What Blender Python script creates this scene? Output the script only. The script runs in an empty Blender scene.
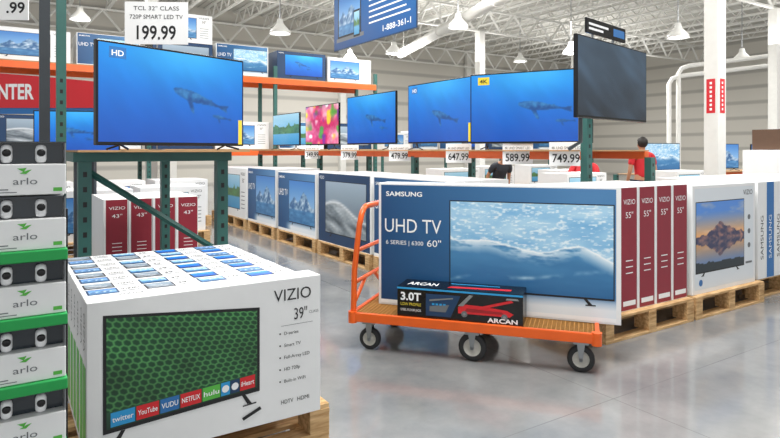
import bpy, bmesh, math, random
import numpy as np
from mathutils import Vector, Matrix
random.seed(4)
scene = bpy.context.scene
COL = scene.collection
TH = math.radians(33)
CS, SN = math.cos(TH), math.sin(TH)
def S(a, b):            # survey frame (a = along sight line's right, b = distance) -> store grid
    return (a*CS + b*SN, -a*SN + b*CS)
def lin(c):
    return tuple((x/12.92 if x <= 0.04045 else ((x+0.055)/1.055)**2.4) for x in c)
def hx(s):
    return lin(tuple(int(s[i:i+2], 16)/255 for i in (0, 2, 4)))

# ---------------------------------------------------------------- materials
def new_mat(name):
    m = bpy.data.materials.new(name); m.use_nodes = True
    nt = m.node_tree
    return m, nt, nt.nodes['Principled BSDF']
def pmat(name, col, rough=0.5, metal=0.0, emit=0.0, var=0.0, scale=8.0, coat=0.0):
    m, nt, b = new_mat(name)
    c = hx(col) if isinstance(col, str) else col
    b.inputs['Base Color'].default_value = (*c, 1)
    b.inputs['Roughness'].default_value = rough
    b.inputs['Metallic'].default_value = metal
    if coat: b.inputs['Coat Weight'].default_value = coat
    if emit:
        b.inputs['Emission Color'].default_value = (*c, 1)
        b.inputs['Emission Strength'].default_value = emit
    if var:
        tc = nt.nodes.new('ShaderNodeTexCoord'); n = nt.nodes.new('ShaderNodeTexNoise')
        n.inputs['Scale'].default_value = scale; n.inputs['Detail'].default_value = 5
        r = nt.nodes.new('ShaderNodeValToRGB')
        r.color_ramp.elements[0].position = 0.3; r.color_ramp.elements[1].position = 0.7
        r.color_ramp.elements[0].color = (*[x*(1-var) for x in c], 1)
        r.color_ramp.elements[1].color = (*[min(1, x*(1+var)) for x in c], 1)
        nt.links.new(tc.outputs['Object'], n.inputs['Vector'])
        nt.links.new(n.outputs['Fac'], r.inputs['Fac'])
        nt.links.new(r.outputs['Color'], b.inputs['Base Color'])
    return m
WHITE = pmat('carton_white', 'ECEDED', 0.5, var=0.02)
BLACK = pmat('black_plastic', '0B0B0D', 0.25)
INK = pmat('black_ink', '1A1A1C', 0.5)
GREYINK = pmat('grey_ink', '6C7074', 0.5)
WINK = pmat('white_ink', 'F4F5F6', 0.5)
GLOSSW = pmat('glossy_white', 'F4F5F6', 0.15, coat=.5)
ORANGE = pmat('orange_powder_coat', 'E8601A', 0.35, var=0.06)
BEAMOR = pmat('orange_beam', 'E8662A', 0.45, var=0.05)
TEAL = pmat('teal_powder_coat', '33655F', 0.4, var=0.08)
DKTEAL = pmat('dark_post', '33393E', 0.4, var=0.1)
MAROON = pmat('maroon_print', '8E2233', 0.45, var=0.04)
NAVY = pmat('navy_print', '173A60', 0.45)
BLUEP = pmat('blue_print', '2A6FB0', 0.45)
GREEN = pmat('green_plastic', '1FA14E', 0.4)
RED = pmat('red_paint', 'D3222D', 0.4)
REDP = pmat('red_print', 'D4232B', 0.5)
GREENP = pmat('green_print', '59B947', 0.5)
CYANP = pmat('cyan_print', '2A9AD6', 0.5)
YELP = pmat('yellow_print', 'E9D23A', 0.5)
SILVER = pmat('steel', '9A9DA0', 0.35, metal=0.8)
RUBBER = pmat('rubber', '2C2C2E', 0.7)
HUBW = pmat('wheel_hub', 'C9C6BE', 0.5)
KRAFT = pmat('kraft_card', 'B08A60', 0.7, var=0.08)
STEELW = pmat('white_steel', 'E2E1DC', 0.5, var=0.03)
LAMPW = pmat('lamp_enamel', 'F2F2EE', 0.4)
GLOW = pmat('lamp_glow', 'FFFFFF', 0.5, emit=14)
PAPER = pmat('sign_paper', 'F4F5F5', 0.6)
TAPE = pmat('packing_tape', 'D5D1C6', 0.3)
def attr_mat(name, emit):
    m, nt, b = new_mat(name)
    a = nt.nodes.new('ShaderNodeAttribute'); a.attribute_name = 'Col'
    if emit:
        b.inputs['Base Color'].default_value = (0.01, 0.01, 0.012, 1)
        b.inputs['Roughness'].default_value = 0.18
        nt.links.new(a.outputs['Color'], b.inputs['Emission Color'])
        b.inputs['Emission Strength'].default_value = emit
    else:
        nt.links.new(a.outputs['Color'], b.inputs['Base Color'])
        b.inputs['Roughness'].default_value = 0.42
    return m
SCREEN = attr_mat('lit_screen', 1.1)
PRINT = attr_mat('picture_print', 0)
def wood_mat():
    m, nt, b = new_mat('pallet_wood')
    tc = nt.nodes.new('ShaderNodeTexCoord'); mp = nt.nodes.new('ShaderNodeMapping')
    mp.inputs['Scale'].default_value = (3, 22, 22)
    n = nt.nodes.new('ShaderNodeTexNoise'); n.inputs['Scale'].default_value = 2.2; n.inputs['Detail'].default_value = 6
    r = nt.nodes.new('ShaderNodeValToRGB')
    r.color_ramp.elements[0].position = 0.3; r.color_ramp.elements[0].color = (*hx('A87E4C'), 1)
    r.color_ramp.elements[1].position = 0.7; r.color_ramp.elements[1].color = (*hx('E4C08E'), 1)
    nt.links.new(tc.outputs['Object'], mp.inputs['Vector']); nt.links.new(mp.outputs['Vector'], n.inputs['Vector'])
    nt.links.new(n.outputs['Fac'], r.inputs['Fac']); nt.links.new(r.outputs['Color'], b.inputs['Base Color'])
    b.inputs['Roughness'].default_value = 0.75
    return m
WOOD = wood_mat()
def floor_mat():
    m, nt, b = new_mat('polished_concrete')
    tc = nt.nodes.new('ShaderNodeTexCoord')
    n = nt.nodes.new('ShaderNodeTexNoise'); n.inputs['Scale'].default_value = 1.1; n.inputs['Detail'].default_value = 10; n.inputs['Roughness'].default_value = 0.65
    r = nt.nodes.new('ShaderNodeValToRGB')
    r.color_ramp.elements[0].position = 0.32; r.color_ramp.elements[0].color = (*hx('75787A'), 1)
    r.color_ramp.elements[1].position = 0.68; r.color_ramp.elements[1].color = (*hx('9B9B9A'), 1)
    n2 = nt.nodes.new('ShaderNodeTexNoise'); n2.inputs['Scale'].default_value = 5; n2.inputs['Detail'].default_value = 8
    r2 = nt.nodes.new('ShaderNodeMapRange'); r2.inputs['To Min'].default_value = 0.08; r2.inputs['To Max'].default_value = 0.24
    sp = nt.nodes.new('ShaderNodeSeparateXYZ')
    nt.links.new(tc.outputs['Object'], sp.inputs['Vector'])
    def joint(sock, off):
        ad = nt.nodes.new('ShaderNodeMath'); ad.operation = 'ADD'; ad.inputs[1].default_value = off
        md = nt.nodes.new('ShaderNodeMath'); md.operation = 'PINGPONG'; md.inputs[1].default_value = 2.25
        lt = nt.nodes.new('ShaderNodeMath'); lt.operation = 'LESS_THAN'; lt.inputs[1].default_value = 0.003
        nt.links.new(sp.outputs[sock], ad.inputs[0]); nt.links.new(ad.outputs[0], md.inputs[0]); nt.links.new(md.outputs[0], lt.inputs[0])
        return lt
    jx, jy = joint('X', 1.4), joint('Y', 2.2)
    mx = nt.nodes.new('ShaderNodeMath'); mx.operation = 'MAXIMUM'
    nt.links.new(jx.outputs[0], mx.inputs[0]); nt.links.new(jy.outputs[0], mx.inputs[1])
    mix = nt.nodes.new('ShaderNodeMixRGB'); mix.inputs['Color2'].default_value = (*hx('747676'), 1)
    nt.links.new(tc.outputs['Object'], n.inputs['Vector']); nt.links.new(tc.outputs['Object'], n2.inputs['Vector'])
    nt.links.new(n.outputs['Fac'], r.inputs['Fac']); nt.links.new(mx.outputs[0], mix.inputs['Fac'])
    nt.links.new(r.outputs['Color'], mix.inputs['Color1']); nt.links.new(mix.outputs['Color'], b.inputs['Base Color'])
    nt.links.new(n2.outputs['Fac'], r2.inputs['Value']); nt.links.new(r2.outputs['Result'], b.inputs['Roughness'])
    b.inputs['Coat Weight'].default_value = 0.4; b.inputs['Coat Roughness'].default_value = 0.06
    return m
FLOOR = floor_mat()
def ribbed(name, ca, cb, axis, freq, bump=0.25):
    m, nt, b = new_mat(name)
    tc = nt.nodes.new('ShaderNodeTexCoord'); w = nt.nodes.new('ShaderNodeTexWave')
    w.wave_type = 'BANDS'; w.bands_direction = axis; w.inputs['Scale'].default_value = freq
    r = nt.nodes.new('ShaderNodeValToRGB')
    r.color_ramp.elements[0].color = (*hx(ca), 1); r.color_ramp.elements[0].position = 0.03
    r.color_ramp.elements[1].color = (*hx(cb), 1); r.color_ramp.elements[1].position = 0.22
    bp = nt.nodes.new('ShaderNodeBump'); bp.inputs['Strength'].default_value = bump
    nt.links.new(tc.outputs['Object'], w.inputs['Vector']); nt.links.new(w.outputs['Fac'], r.inputs['Fac'])
    nt.links.new(r.outputs['Color'], b.inputs['Base Color']); nt.links.new(w.outputs['Fac'], bp.inputs['Height'])
    nt.links.new(bp.outputs['Normal'], b.inputs['Normal'])
    b.inputs['Roughness'].default_value = 0.6
    return m
WALL = ribbed('ribbed_wall_panel', 'B0ADA6', 'CFCBC2', 'Z', 0.4, 0.1)
CEIL = ribbed('ribbed_roof_deck', 'A3A29C', 'CBC9C2', 'X', 1.2, 0.2)
def mesh_deck_mat():
    m, nt, b = new_mat('perforated_deck')
    tc = nt.nodes.new('ShaderNodeTexCoord'); c = nt.nodes.new('ShaderNodeTexChecker')
    c.inputs['Scale'].default_value = 60
    c.inputs['Color1'].default_value = (*hx('8E6C3E'), 1); c.inputs['Color2'].default_value = (*hx('4A3B28'), 1)
    nt.links.new(tc.outputs['Object'], c.inputs['Vector']); nt.links.new(c.outputs['Color'], b.inputs['Base Color'])
    b.inputs['Roughness'].default_value = 0.5
    return m
DECK = mesh_deck_mat()
WIRE = pmat('tan_wire', 'C08A46', .5)

# ---------------------------------------------------------------- mesh builder
_text = {}
def text_geo(s, bold):
    k = (s, bold)
    if k in _text: return _text[k]
    cu = bpy.data.curves.new('t', 'FONT'); cu.body = s; cu.size = 1; cu.resolution_u = 3; cu.offset = bold
    ob = bpy.data.objects.new('t', cu); COL.objects.link(ob)
    dg = bpy.context.evaluated_depsgraph_get(); dg.update()
    me = bpy.data.meshes.new_from_object(ob.evaluated_get(dg))
    vs = [(v.co.x, v.co.y) for v in me.vertices]; fs = [tuple(p.vertices) for p in me.polygons]
    bpy.data.objects.remove(ob); bpy.data.curves.remove(cu); bpy.data.meshes.remove(me)
    _text[k] = (vs, fs); return _text[k]
X, Y, Z = Vector((1, 0, 0)), Vector((0, 1, 0)), Vector((0, 0, 1))
class MB:
    def __init__(s): s.V = []; s.F = []; s.M = []; s.C = []; s.S = []; s.mats = []
    def mi(s, m):
        if m not in s.mats: s.mats.append(m)
        return s.mats.index(m)
    def add(s, vs, fs, m, cols=None, smooth=False):
        o = len(s.V); s.V.extend([tuple(v) for v in vs]); i = s.mi(m)
        s.C.extend(cols if cols is not None else [(1, 1, 1)]*len(vs))
        for f in fs: s.F.append([o+a for a in f]); s.M.append(i); s.S.append(smooth)
    def box(s, x0, x1, y0, y1, z0, z1, m, r=0):
        if r:
            bm = bmesh.new(); bmesh.ops.create_cube(bm, size=1)
            for v in bm.verts:
                v.co = Vector(((x0+x1)/2+v.co.x*(x1-x0), (y0+y1)/2+v.co.y*(y1-y0), (z0+z1)/2+v.co.z*(z1-z0)))
            bmesh.ops.bevel(bm, geom=bm.edges[:], offset=r, segments=2, affect='EDGES', profile=0.5)
            bm.verts.index_update()
            s.add([v.co[:] for v in bm.verts], [[v.index for v in f.verts] for f in bm.faces], m); bm.free(); return
        v = [(x0, y0, z0), (x1, y0, z0), (x1, y1, z0), (x0, y1, z0), (x0, y0, z1), (x1, y0, z1), (x1, y1, z1), (x0, y1, z1)]
        s.add(v, [(0, 3, 2, 1), (4, 5, 6, 7), (0, 1, 5, 4), (1, 2, 6, 5), (2, 3, 7, 6), (3, 0, 4, 7)], m)
    def tube(s, pts, r, m, n=8, caps=True, radii=None):
        pts = [Vector(p) for p in pts]; vs = []; fs = []
        t0 = (pts[1]-pts[0]).normalized()
        up = Z if abs(t0.z) < 0.9 else X
        a = t0.cross(up).normalized()
        for i, p in enumerate(pts):
            t = (pts[min(i+1, len(pts)-1)]-pts[max(i-1, 0)]).normalized()
            a = (a - t*a.dot(t)).normalized(); bb = t.cross(a)
            rr = radii[i] if radii else r
            for k in range(n):
                an = 2*math.pi*k/n; vs.append(p+a*math.cos(an)*rr+bb*math.sin(an)*rr)
        for i in range(len(pts)-1):
            for k in range(n):
                k2 = (k+1) % n; fs.append((i*n+k, i*n+k2, (i+1)*n+k2, (i+1)*n+k))
        s.add(vs, fs, m, smooth=n > 6)
        if caps:
            s.add(vs[:n], [tuple(range(n))[::-1]], m); s.add(vs[-n:], [tuple(range(n))], m)
    def lathe(s, prof, c, m, n=20, axis=Z):
        c = Vector(c); axis = Vector(axis).normalized(); up = X if abs(axis.x) < 0.9 else Y
        a = axis.cross(up).normalized(); bb = axis.cross(a); vs = []; fs = []
        for r, h in prof:
            for k in range(n):
                an = 2*math.pi*k/n; vs.append(c+axis*h+a*math.cos(an)*r+bb*math.sin(an)*r)
        for i in range(len(prof)-1):
            for k in range(n):
                k2 = (k+1) % n; fs.append((i*n+k, i*n+k2, (i+1)*n+k2, (i+1)*n+k))
        s.add(vs, fs, m, smooth=True)
    def pt(s, fr, x, y, k):
        O, U, V = fr; return O+U*x+V*y+U.cross(V)*(k*0.0009)
    def rect(s, fr, x0, y0, x1, y1, m, k=1):
        s.add([s.pt(fr, x0, y0, k), s.pt(fr, x1, y0, k), s.pt(fr, x1, y1, k), s.pt(fr, x0, y1, k)], [(0, 1, 2, 3)], m)
    def poly(s, fr, pts, m, k=1):
        s.add([s.pt(fr, x, y, k) for x, y in pts], [tuple(range(len(pts)))], m)
    def disc(s, fr, x, y, r, m, k=1, n=16):
        s.poly(fr, [(x+r*math.cos(2*math.pi*i/n), y+r*math.sin(2*math.pi*i/n)) for i in range(n)], m, k)
    def pic(s, fr, x0, y0, x1, y1, f, nx=64, ny=36, m=None, k=1, q=None):
        u = np.linspace(0, 1, nx+1); v = np.linspace(0, 1, ny+1)
        Ug, Vg = np.meshgrid(u, v); c = np.clip(f(Ug.ravel(), Vg.ravel()), 0, 1)
        c = np.where(c <= 0.04045, c/12.92, ((c+0.055)/1.055)**2.4)
        if q: vs = [s.pt(fr, *q(a, b), k) for b in v for a in u]
        else: vs = [s.pt(fr, x0+(x1-x0)*a, y0+(y1-y0)*b, k) for b in v for a in u]
        w = nx+1
        fs = [(j*w+i, j*w+i+1, (j+1)*w+i+1, (j+1)*w+i) for j in range(ny) for i in range(nx)]
        s.add(vs, fs, m or PRINT, cols=[tuple(z_) for z_ in c])
    def text(s, fr, t, x, y, h, m, w=None, k=2, bold=0.0, al='l', rot=False):
        vs, fs = text_geo(t, bold)
        xs = [a for a, b in vs]; lo, hi = min(xs), max(xs)
        sc = h/0.72; sx = sc if w is None else w/(hi-lo)
        off = {'l': 0, 'c': -(hi-lo)/2, 'r': -(hi-lo)}[al]
        P = []
        for a, b in vs:
            q, g = (a-lo+off)*sx, b*sc
            if rot: q, g = -g, q
            P.append(s.pt(fr, x+q, y+g, k))
        s.add(P, fs, m)
    def mesh(s, name):
        me = bpy.data.meshes.new(name)
        me.from_pydata(s.V, [], s.F)
        for m in s.mats: me.materials.append(m)
        me.polygons.foreach_set('material_index', s.M); me.polygons.foreach_set('use_smooth', s.S)
        ca = me.color_attributes.new('Col', 'FLOAT_COLOR', 'POINT')
        arr = np.ones((len(s.V), 4), dtype=np.float32)
        if s.C: arr[:, :3] = np.array(s.C, dtype=np.float32)
        ca.data.foreach_set('color', arr.ravel())
        me.update(); return me
def obj(name, data, parent=None, loc=(0, 0, 0), rz=0, label=None, cat=None, group=None, kind=None):
    if isinstance(data, MB): data = data.mesh(name)
    o = bpy.data.objects.new(name, data); COL.objects.link(o)
    o.location = loc; o.rotation_euler = (0, 0, math.radians(rz))
    if parent: o.parent = parent
    if label: o['label'] = label
    if cat: o['category'] = cat
    if group: o['group'] = group
    if kind: o['kind'] = kind
    return o
def dup(root, loc, rz=None):
    n = root.copy(); COL.objects.link(n); n.location = loc
    if rz is not None: n.rotation_euler = (0, 0, math.radians(rz))
    def rec(src, dst):
        for c in src.children:
            k = c.copy(); COL.objects.link(k); k.parent = dst; rec(c, k)
    rec(root, n); return n
def faces(w, d, h):
    return dict(front=(Vector((-w/2, -d/2, 0)), X, Z), left=(Vector((-w/2, d/2, 0)), -Y, Z),
                right=(Vector((w/2, -d/2, 0)), Y, Z), top=(Vector((-w/2, -d/2, h)), X, Y), back=(Vector((w/2, d/2, 0)), -X, Z))

# ---------------------------------------------------------------- pictures
def vnoise(x, y, seed=0):
    L = np.random.RandomState(seed).rand(64, 64)
    xi = np.floor(x).astype(int); yi = np.floor(y).astype(int); fx = x-xi; fy = y-yi
    fx = fx*fx*(3-2*fx); fy = fy*fy*(3-2*fy)
    g = lambda i, j: L[i % 64, j % 64]
    return (g(xi, yi)*(1-fx)+g(xi+1, yi)*fx)*(1-fy)+(g(xi, yi+1)*(1-fx)+g(xi+1, yi+1)*fx)*fy
def fbm(x, y, o=4, seed=0):
    t = 0; a = 0.5
    for i in range(o): t = t+a*vnoise(x*2**i, y*2**i, seed+i); a *= 0.5
    return t
def C3(*c): return np.array(c, dtype=float)
def mixc(a, b, t): return a*(1-t[:, None])+b*t[:, None]
def hc(s): return C3(*[int(s[i:i+2], 16)/255 for i in (0, 2, 4)])
def cl(x): return np.clip(x, 0, 1)
def inpoly(x, y, P):
    r = np.zeros(len(x), bool); n = len(P)
    for i in range(n):
        x1, y1 = P[i]; x2, y2 = P[(i+1) % n]
        if y1 == y2: continue
        c = ((y1 > y) != (y2 > y)) & (x < (x2-x1)*(y-y1)/(y2-y1)+x1); r ^= c
    return r
WH = [(0.0, 0.0), (0.03, 0.035), (0.12, 0.06), (0.30, 0.085), (0.45, 0.085), (0.60, 0.06), (0.68, 0.055), (0.71, 0.075), (0.73, 0.045), (0.88, 0.02), (0.97, 0.05), (1.06, 0.075), (1.03, 0.015),
      (1.07, -0.05), (0.97, -0.03), (0.88, -0.01), (0.7, -0.035), (0.5, -0.075), (0.38, -0.095), (0.44, -0.20), (0.47, -0.29), (0.40, -0.25), (0.29, -0.10), (0.12, -0.07), (0.03, -0.04)]
def whale_pic(cx=0.45, cy=0.55, L=0.42, ang=-20, calf=True, flip=1):
    def place(cx, cy, L, ang, f):
        a = math.radians(ang); out = []
        for x, y in WH:
            x = (x-0.5)*L*f; y = y*L*0.95
            out.append((cx+(x*math.cos(a)-y*math.sin(a)), cy+(x*math.sin(a)+y*math.cos(a))*1.75))
        return out
    P = [place(cx, cy, L, ang, flip)]
    if calf: P.append(place(cx+L*0.42, cy-L*0.50, L*0.36, ang+6, flip))
    def f(u, v):
        c = mixc(hc('0450B4'), hc('0A8CE8'), np.clip(v*1.05, 0, 1)**1.1)
        g = np.exp(-((u-0.55)**2/0.16+(v-1.05)**2/0.10)); c = mixc(c, hc('45BBFA'), g*0.8)
        c = c*(0.95+0.10*fbm(u*9+v*3, v*3, 3)[:, None])
        n = fbm(u*34, v*22, 3, 5)
        for p in P:
            cov = sum(inpoly(u+dx, v+dy, p).astype(float) for dx in (-.003, .003) for dy in (-.005, .005))/4
            col = mixc(hc('0D4684'), hc('3D86BE'), np.clip(n*1.6-.45+.35*np.sin((v-cy)*30), 0, 1))
            c = c*(1-cov[:, None]*.9)+col*cov[:, None]*.9
        return c
    return f
def ocean_pic(u, v):
    # pale blue ice ripples above, white snowy shoreline, smooth deep water below
    n = fbm(u*40, v*56, 3, 3)
    up = mixc(hc('77B2DD'), hc('B9DCF0'), cl(fbm(u*5, v*9, 3, 20)*1.5-.2))
    up = mixc(up, hc('F1F9FD'), cl((n-.48)*6)*.8)
    ridge = 0.56-0.18*u+0.13*np.exp(-((u-.80)/.13)**2)+0.05*np.exp(-((u-.25)/.12)**2)+0.04*(fbm(u*16, u*0, 3, 8)-.4)
    dd = ridge-v
    deep = mixc(hc('1C568C'), hc('5FA0CC'), cl(.25+v*1.0+.35*(fbm(u*3+v*5, v*7-u*2, 3, 12)-.5)))
    c = np.where((dd < 0)[:, None], up, deep)
    snow = cl(1-dd/0.16)*(dd > 0)*cl((fbm(u*12+v*6, v*22, 4, 4)-.26)*4)
    c = mixc(c, hc('EAF5FB'), cl(snow))
    c = mixc(c, hc('FFFFFF'), np.exp(-(dd/.010)**2)*.7)
    f2 = np.exp(-((v-(.10+.17*u+.02*np.sin(u*9)))/0.02)**2)*cl((fbm(u*10, v*8, 3, 6)-.3)*2.5)
    return mixc(c, hc('C3E0F0'), cl(f2)*.8)
def hex_pic(u, v):
    x = u*19+v*3.0; y = v*13.0+u*1.6
    sx, sy = 1.0, math.sqrt(3)
    def d(ox, oy):
        a = (x-ox) % sx; b = (y-oy) % sy
        a = np.minimum(a, sx-a); b = np.minimum(b, sy-b)
        return np.maximum(a, a*0.5+b*0.866)
    q = np.minimum(d(0, 0), d(0.5, sy/2))
    e = np.clip((q-0.30)/0.18, 0, 1)
    c = mixc(hc('164A2C'), hc('5BA05C'), e)
    return c*(0.60+0.72*fbm(u*4, v*3, 3, 2)[:, None]+0.12*v[:, None])
def lake_pic(u, v):
    refl = v < 0.45
    vv = np.where(refl, 0.90-v, v)
    c = mixc(hc('FFB870'), hc('5A92E0'), cl((vv-0.5)/0.36))
    c = mixc(c, hc('FFD9B8'), cl(fbm(u*4, vv*14, 3, 21)*2.4-1.1)*.8)
    ex = lambda m, s, h: h*np.exp(-((u-m)/s)**2)
    mt = 0.47+ex(.5, .13, .20)+ex(.30, .12, .10)+ex(.72, .12, .12)+ex(.08, .10, .05)+ex(.95, .08, .05)+0.07*(fbm(u*15, u*0, 4)-.4)
    m = vv < mt
    col = mixc(hc('3A3A5C'), hc('D0947C'), cl(fbm(u*14+vv*8, vv*18, 3, 7)*2.4-.8))
    c[m] = col[m]
    c[refl] = c[refl]*.82+hc('3B5F96')*.12
    fg = v < 0.10+0.05*fbm(u*12, u*0, 3, 4); c[fg] = hc('1D2B33')
    return c
def dune_pic(u, v):
    r = 0.45+0.16*np.sin(u*4+0.6)
    a = mixc(hc('5D6B78'), hc('9DB0C0'), v); b = mixc(hc('3C4852'), hc('C3CCD2'), np.clip(fbm(u*6+v*9, v*7, 4, 8)*1.5-0.2, 0, 1))
    c = np.where((v > r)[:, None], a, b)
    return mixc(c, hc('F0F3F5'), np.exp(-((v-r)/0.03)**2)*0.8)
def peak_pic(u, v):
    mt = 0.35+0.35*np.exp(-((u-0.6)/0.2)**2)+0.2*np.exp(-((u-0.2)/0.12)**2)+0.08*fbm(u*14, u*0, 3, 4)
    c = mixc(hc('B9D9EE'), hc('3F7FC8'), v)
    m = v < mt; c[m] = mixc(hc('2F5F92'), hc('D2E2EE'), np.clip(fbm(u*16, v*16, 3, 5)*2-0.5, 0, 1))[m]
    lo = v < 0.3; c[lo] = mixc(hc('205A92'), hc('74B0DA'), fbm(u*8, v*20, 3, 2))[lo]
    return c
def flower_pic(u, v):
    n = fbm(u*5, v*4, 3, 31); n2 = vnoise(u*7, v*5, 61); n3 = vnoise(u*6+3, v*5, 71)
    c = mixc(hc('D02862'), hc('F9B4C6'), cl(n*2.2-.5))
    c = mixc(c, hc('F7C93C'), cl(n2*6-4)); c = mixc(c, hc('5AA03C'), cl(n3*6-4.2)); c = mixc(c, hc('7B2C9A'), cl((1-n2)*6-4.6)); c = mixc(c, hc('FFFFFF'), cl((1-n3)*7-5.4))
    return c*(0.88+0.3*fbm(u*14, v*10, 3)[:, None])
def coast_pic(u, v):
    c = mixc(hc('3E8FC0'), hc('A9D6EC'), v); n = fbm(u*8, v*8, 4, 11)
    m = (v > 0.35) & (v < 0.45+0.4*n); c[m] = hc('4F7A4A')*(0.7+0.6*n[m][:, None])
    return c
def dim_reflection_pic(u, v):
    c = mixc(hc('1E2832'), hc('4A5E70'), cl(v*0.6+0.5*fbm(u*3, v*3, 3)-.1))
    return mixc(c, hc('5D7D9C'), cl(1.4*fbm(u*4+v*3, v*1.5, 3, 9)-.62)*.8)  # bluish diagonal reflections painted into the screen's glowing colour
def bluebox_pic(u, v):
    c = mixc(hc('0F4475'), hc('4E82B2'), np.clip(u*1.0+0.15*v, 0, 1))
    b = np.clip((0.16-v)/0.05, 0, 1)*np.clip((u-0.22)/0.15, 0, 1); c = mixc(c, hc('E6EDF2'), b)
    return c

# ---------------------------------------------------------------- room
def slab(name, a, m, label):
    mb = MB(); mb.box(*a, m); return obj(name, mb, kind='structure', label=label)
slab('floor', (-9, 33, -7, 27, -0.2, 0), FLOOR, 'polished grey concrete warehouse floor')
slab('wall_back', (-9, 32.5, 26, 26.3, 0, 7.6), WALL, 'off-white horizontally panelled metal wall')
slab('wall_right', (32, 32.3, -7, 26, 0, 7.6), WALL, 'off-white horizontally panelled metal wall')
slab('ceiling', (-9, 32.5, -5, 26.3, 7.6, 7.75), CEIL, 'off-white corrugated steel roof deck')
def joist(L, dep, cell, r=0.035):
    mb = MB(); n = int(L/cell)
    mb.box(-0.06, 0.06, 0, L, dep-0.07, dep, STEELW); mb.box(-0.06, 0.06, 0, L, 0, 0.06, STEELW)
    for i in range(n):
        y0 = i*cell
        mb.tube([(0, y0, 0.03), (0, y0+cell/2, dep-0.03)], r, STEELW, n=4, caps=False)
        mb.tube([(0, y0+cell/2, dep-0.03), (0, y0+cell, 0.03)], r, STEELW, n=4, caps=False)
    return mb
jm = joist(24, 0.65, 1.0, .03).mesh('roof_joist')
for i in range(27):
    obj('roof_joist', jm, loc=(-3+i*1.3, 2, 6.95), label='white open-web steel joist under the roof deck', cat='roof joist', group='white steel roof joists')
gm = joist(34, 0.9, 1.4, 0.05).mesh('roof_girder')
for y in (9.5, 17.5, 25.4):
    obj('roof_girder', gm, loc=(32, y, 6.05), rz=90, label='deep white steel truss girder carrying the joists', cat='roof girder', group='white steel roof girders')
def column(loc, w, label, plates=False):
    root = obj('steel_column', None, loc=loc, label=label, cat='column', group='white structural columns')
    mb = MB(); mb.box(-w/2, w/2, -w/2, w/2, 0.02, 6.95 if plates else 6.05, STEELW, r=0.01); obj('shaft', mb, root)
    mb = MB(); mb.box(-w*0.9, w*0.9, -w*0.9, w*0.9, 0, 0.025, STEELW); obj('base_plate', mb, root)
    if plates:
        for fr in [(Vector((-w/2-.002, w/2, 0)), -Y, Z), (Vector((-w/2, -w/2-.002, 0)), X, Z)]:
            mb = MB(); mb.rect(fr, w*.2, 2.05, w*.8, 2.56, RED, 1)
            for j in range(7): mb.rect(fr, w*.42, 2.09+j*.065, w*.58, 2.125+j*.065, WINK, 2)
            obj('wall_plate', mb, root, label='red vertical marker plate')
column((9.0, 4.9, 0), 0.22, 'white square steel column with red marker plates', True)
for c in ((15.5, 17.5, 0), (21, 17.5, 0), (21, 9.5, 0), (3.5, 17.5, 0)):
    column(c, 0.28, 'white square steel column reaching the roof')
for x in (6, 14, 22, 29):
    mb = MB(); mb.box(-.15, .15, -.12, .12, 0, 6.9, STEELW); obj('wall_post', mb, loc=(x, 25.85, 0), label='pale steel stanchion against the panelled wall', cat='post', group='wall stanchions')
p0, p1 = Vector((13.45, 19.95, 5.35)), Vector((9.9, 9.0, 5.35))
mb = MB(); mb.tube([p0, p1], 0.17, STEELW, n=16)
for i in range(6):
    q = p0.lerp(p1, .04+i*.184); dd = (p1-p0).normalized()*.05
    mb.tube([q-dd, q+dd], 0.19, STEELW, n=16); mb.tube([q, q+Vector((0, 0, 1.2))], 0.012, STEELW, n=6)
obj('air_duct', mb, label='long white round ventilation duct below the roof', cat='duct')
a0 = S(9.3, 20); a1 = S(14.5, 21)
for k_, dz in enumerate((0, .35)):
    mb = MB(); ax, ay = a0[0]+k_*.3, a0[1]-k_*.15
    mb.tube([(ax, ay, 0), (ax, ay, 3.7+dz), (ax+.1, ay-.05, 3.88+dz), (ax+.35, ay-.16, 3.97+dz), (a1[0], a1[1]-k_*.3, 4.6+dz)], 0.075, STEELW, n=12)
    obj('drain_pipe', mb, label='slim white pipe rising and running under the roof', cat='pipe', group='white service pipes')
def lamp():
    root = obj('pendant_lamp', None, label='white bell-shaped high-bay lamp hanging from the roof', cat='hanging lamp', group='high-bay pendant lamps')
    mb = MB(); mb.lathe([(0.0, 0.42), (0.08, 0.42), (0.10, 0.30), (0.14, 0.24), (0.27, 0.10), (0.31, 0.0), (0.29, 0.0), (0.25, 0.09), (0.1, 0.2)], (0, 0, 0), LAMPW, 24); obj('lamp_shade', mb, root)
    mb = MB(); mb.lathe([(0.0, -0.02), (0.16, 0.0), (0.24, 0.045), (0.0, 0.12)], (0, 0, 0), GLOW, 20); obj('light_bulb', mb, root, label='glowing white lamp lens')
    mb = MB(); mb.tube([(0, 0, 0.42), (0, 0, 2.6)], 0.015, SILVER, n=6); obj('cord', mb, root)
    return root
L0 = lamp(); pts = []
for px, py, b in ((280, 34, 17), (394, 54, 21), (458, 28, 17), (571, 54, 21), (678, 38, 17), (742, 60, 22), (350, 60, 25), (620, 60, 26), (520, 62, 27), (80, 20, 19)):
    a = (px-390)/600*b; x, y = S(a, b); pts.append((x, y, 1.5+(150-py)*b/600))
L0.location = pts[0]
for p in pts[1:]: dup(L0, p)

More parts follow.
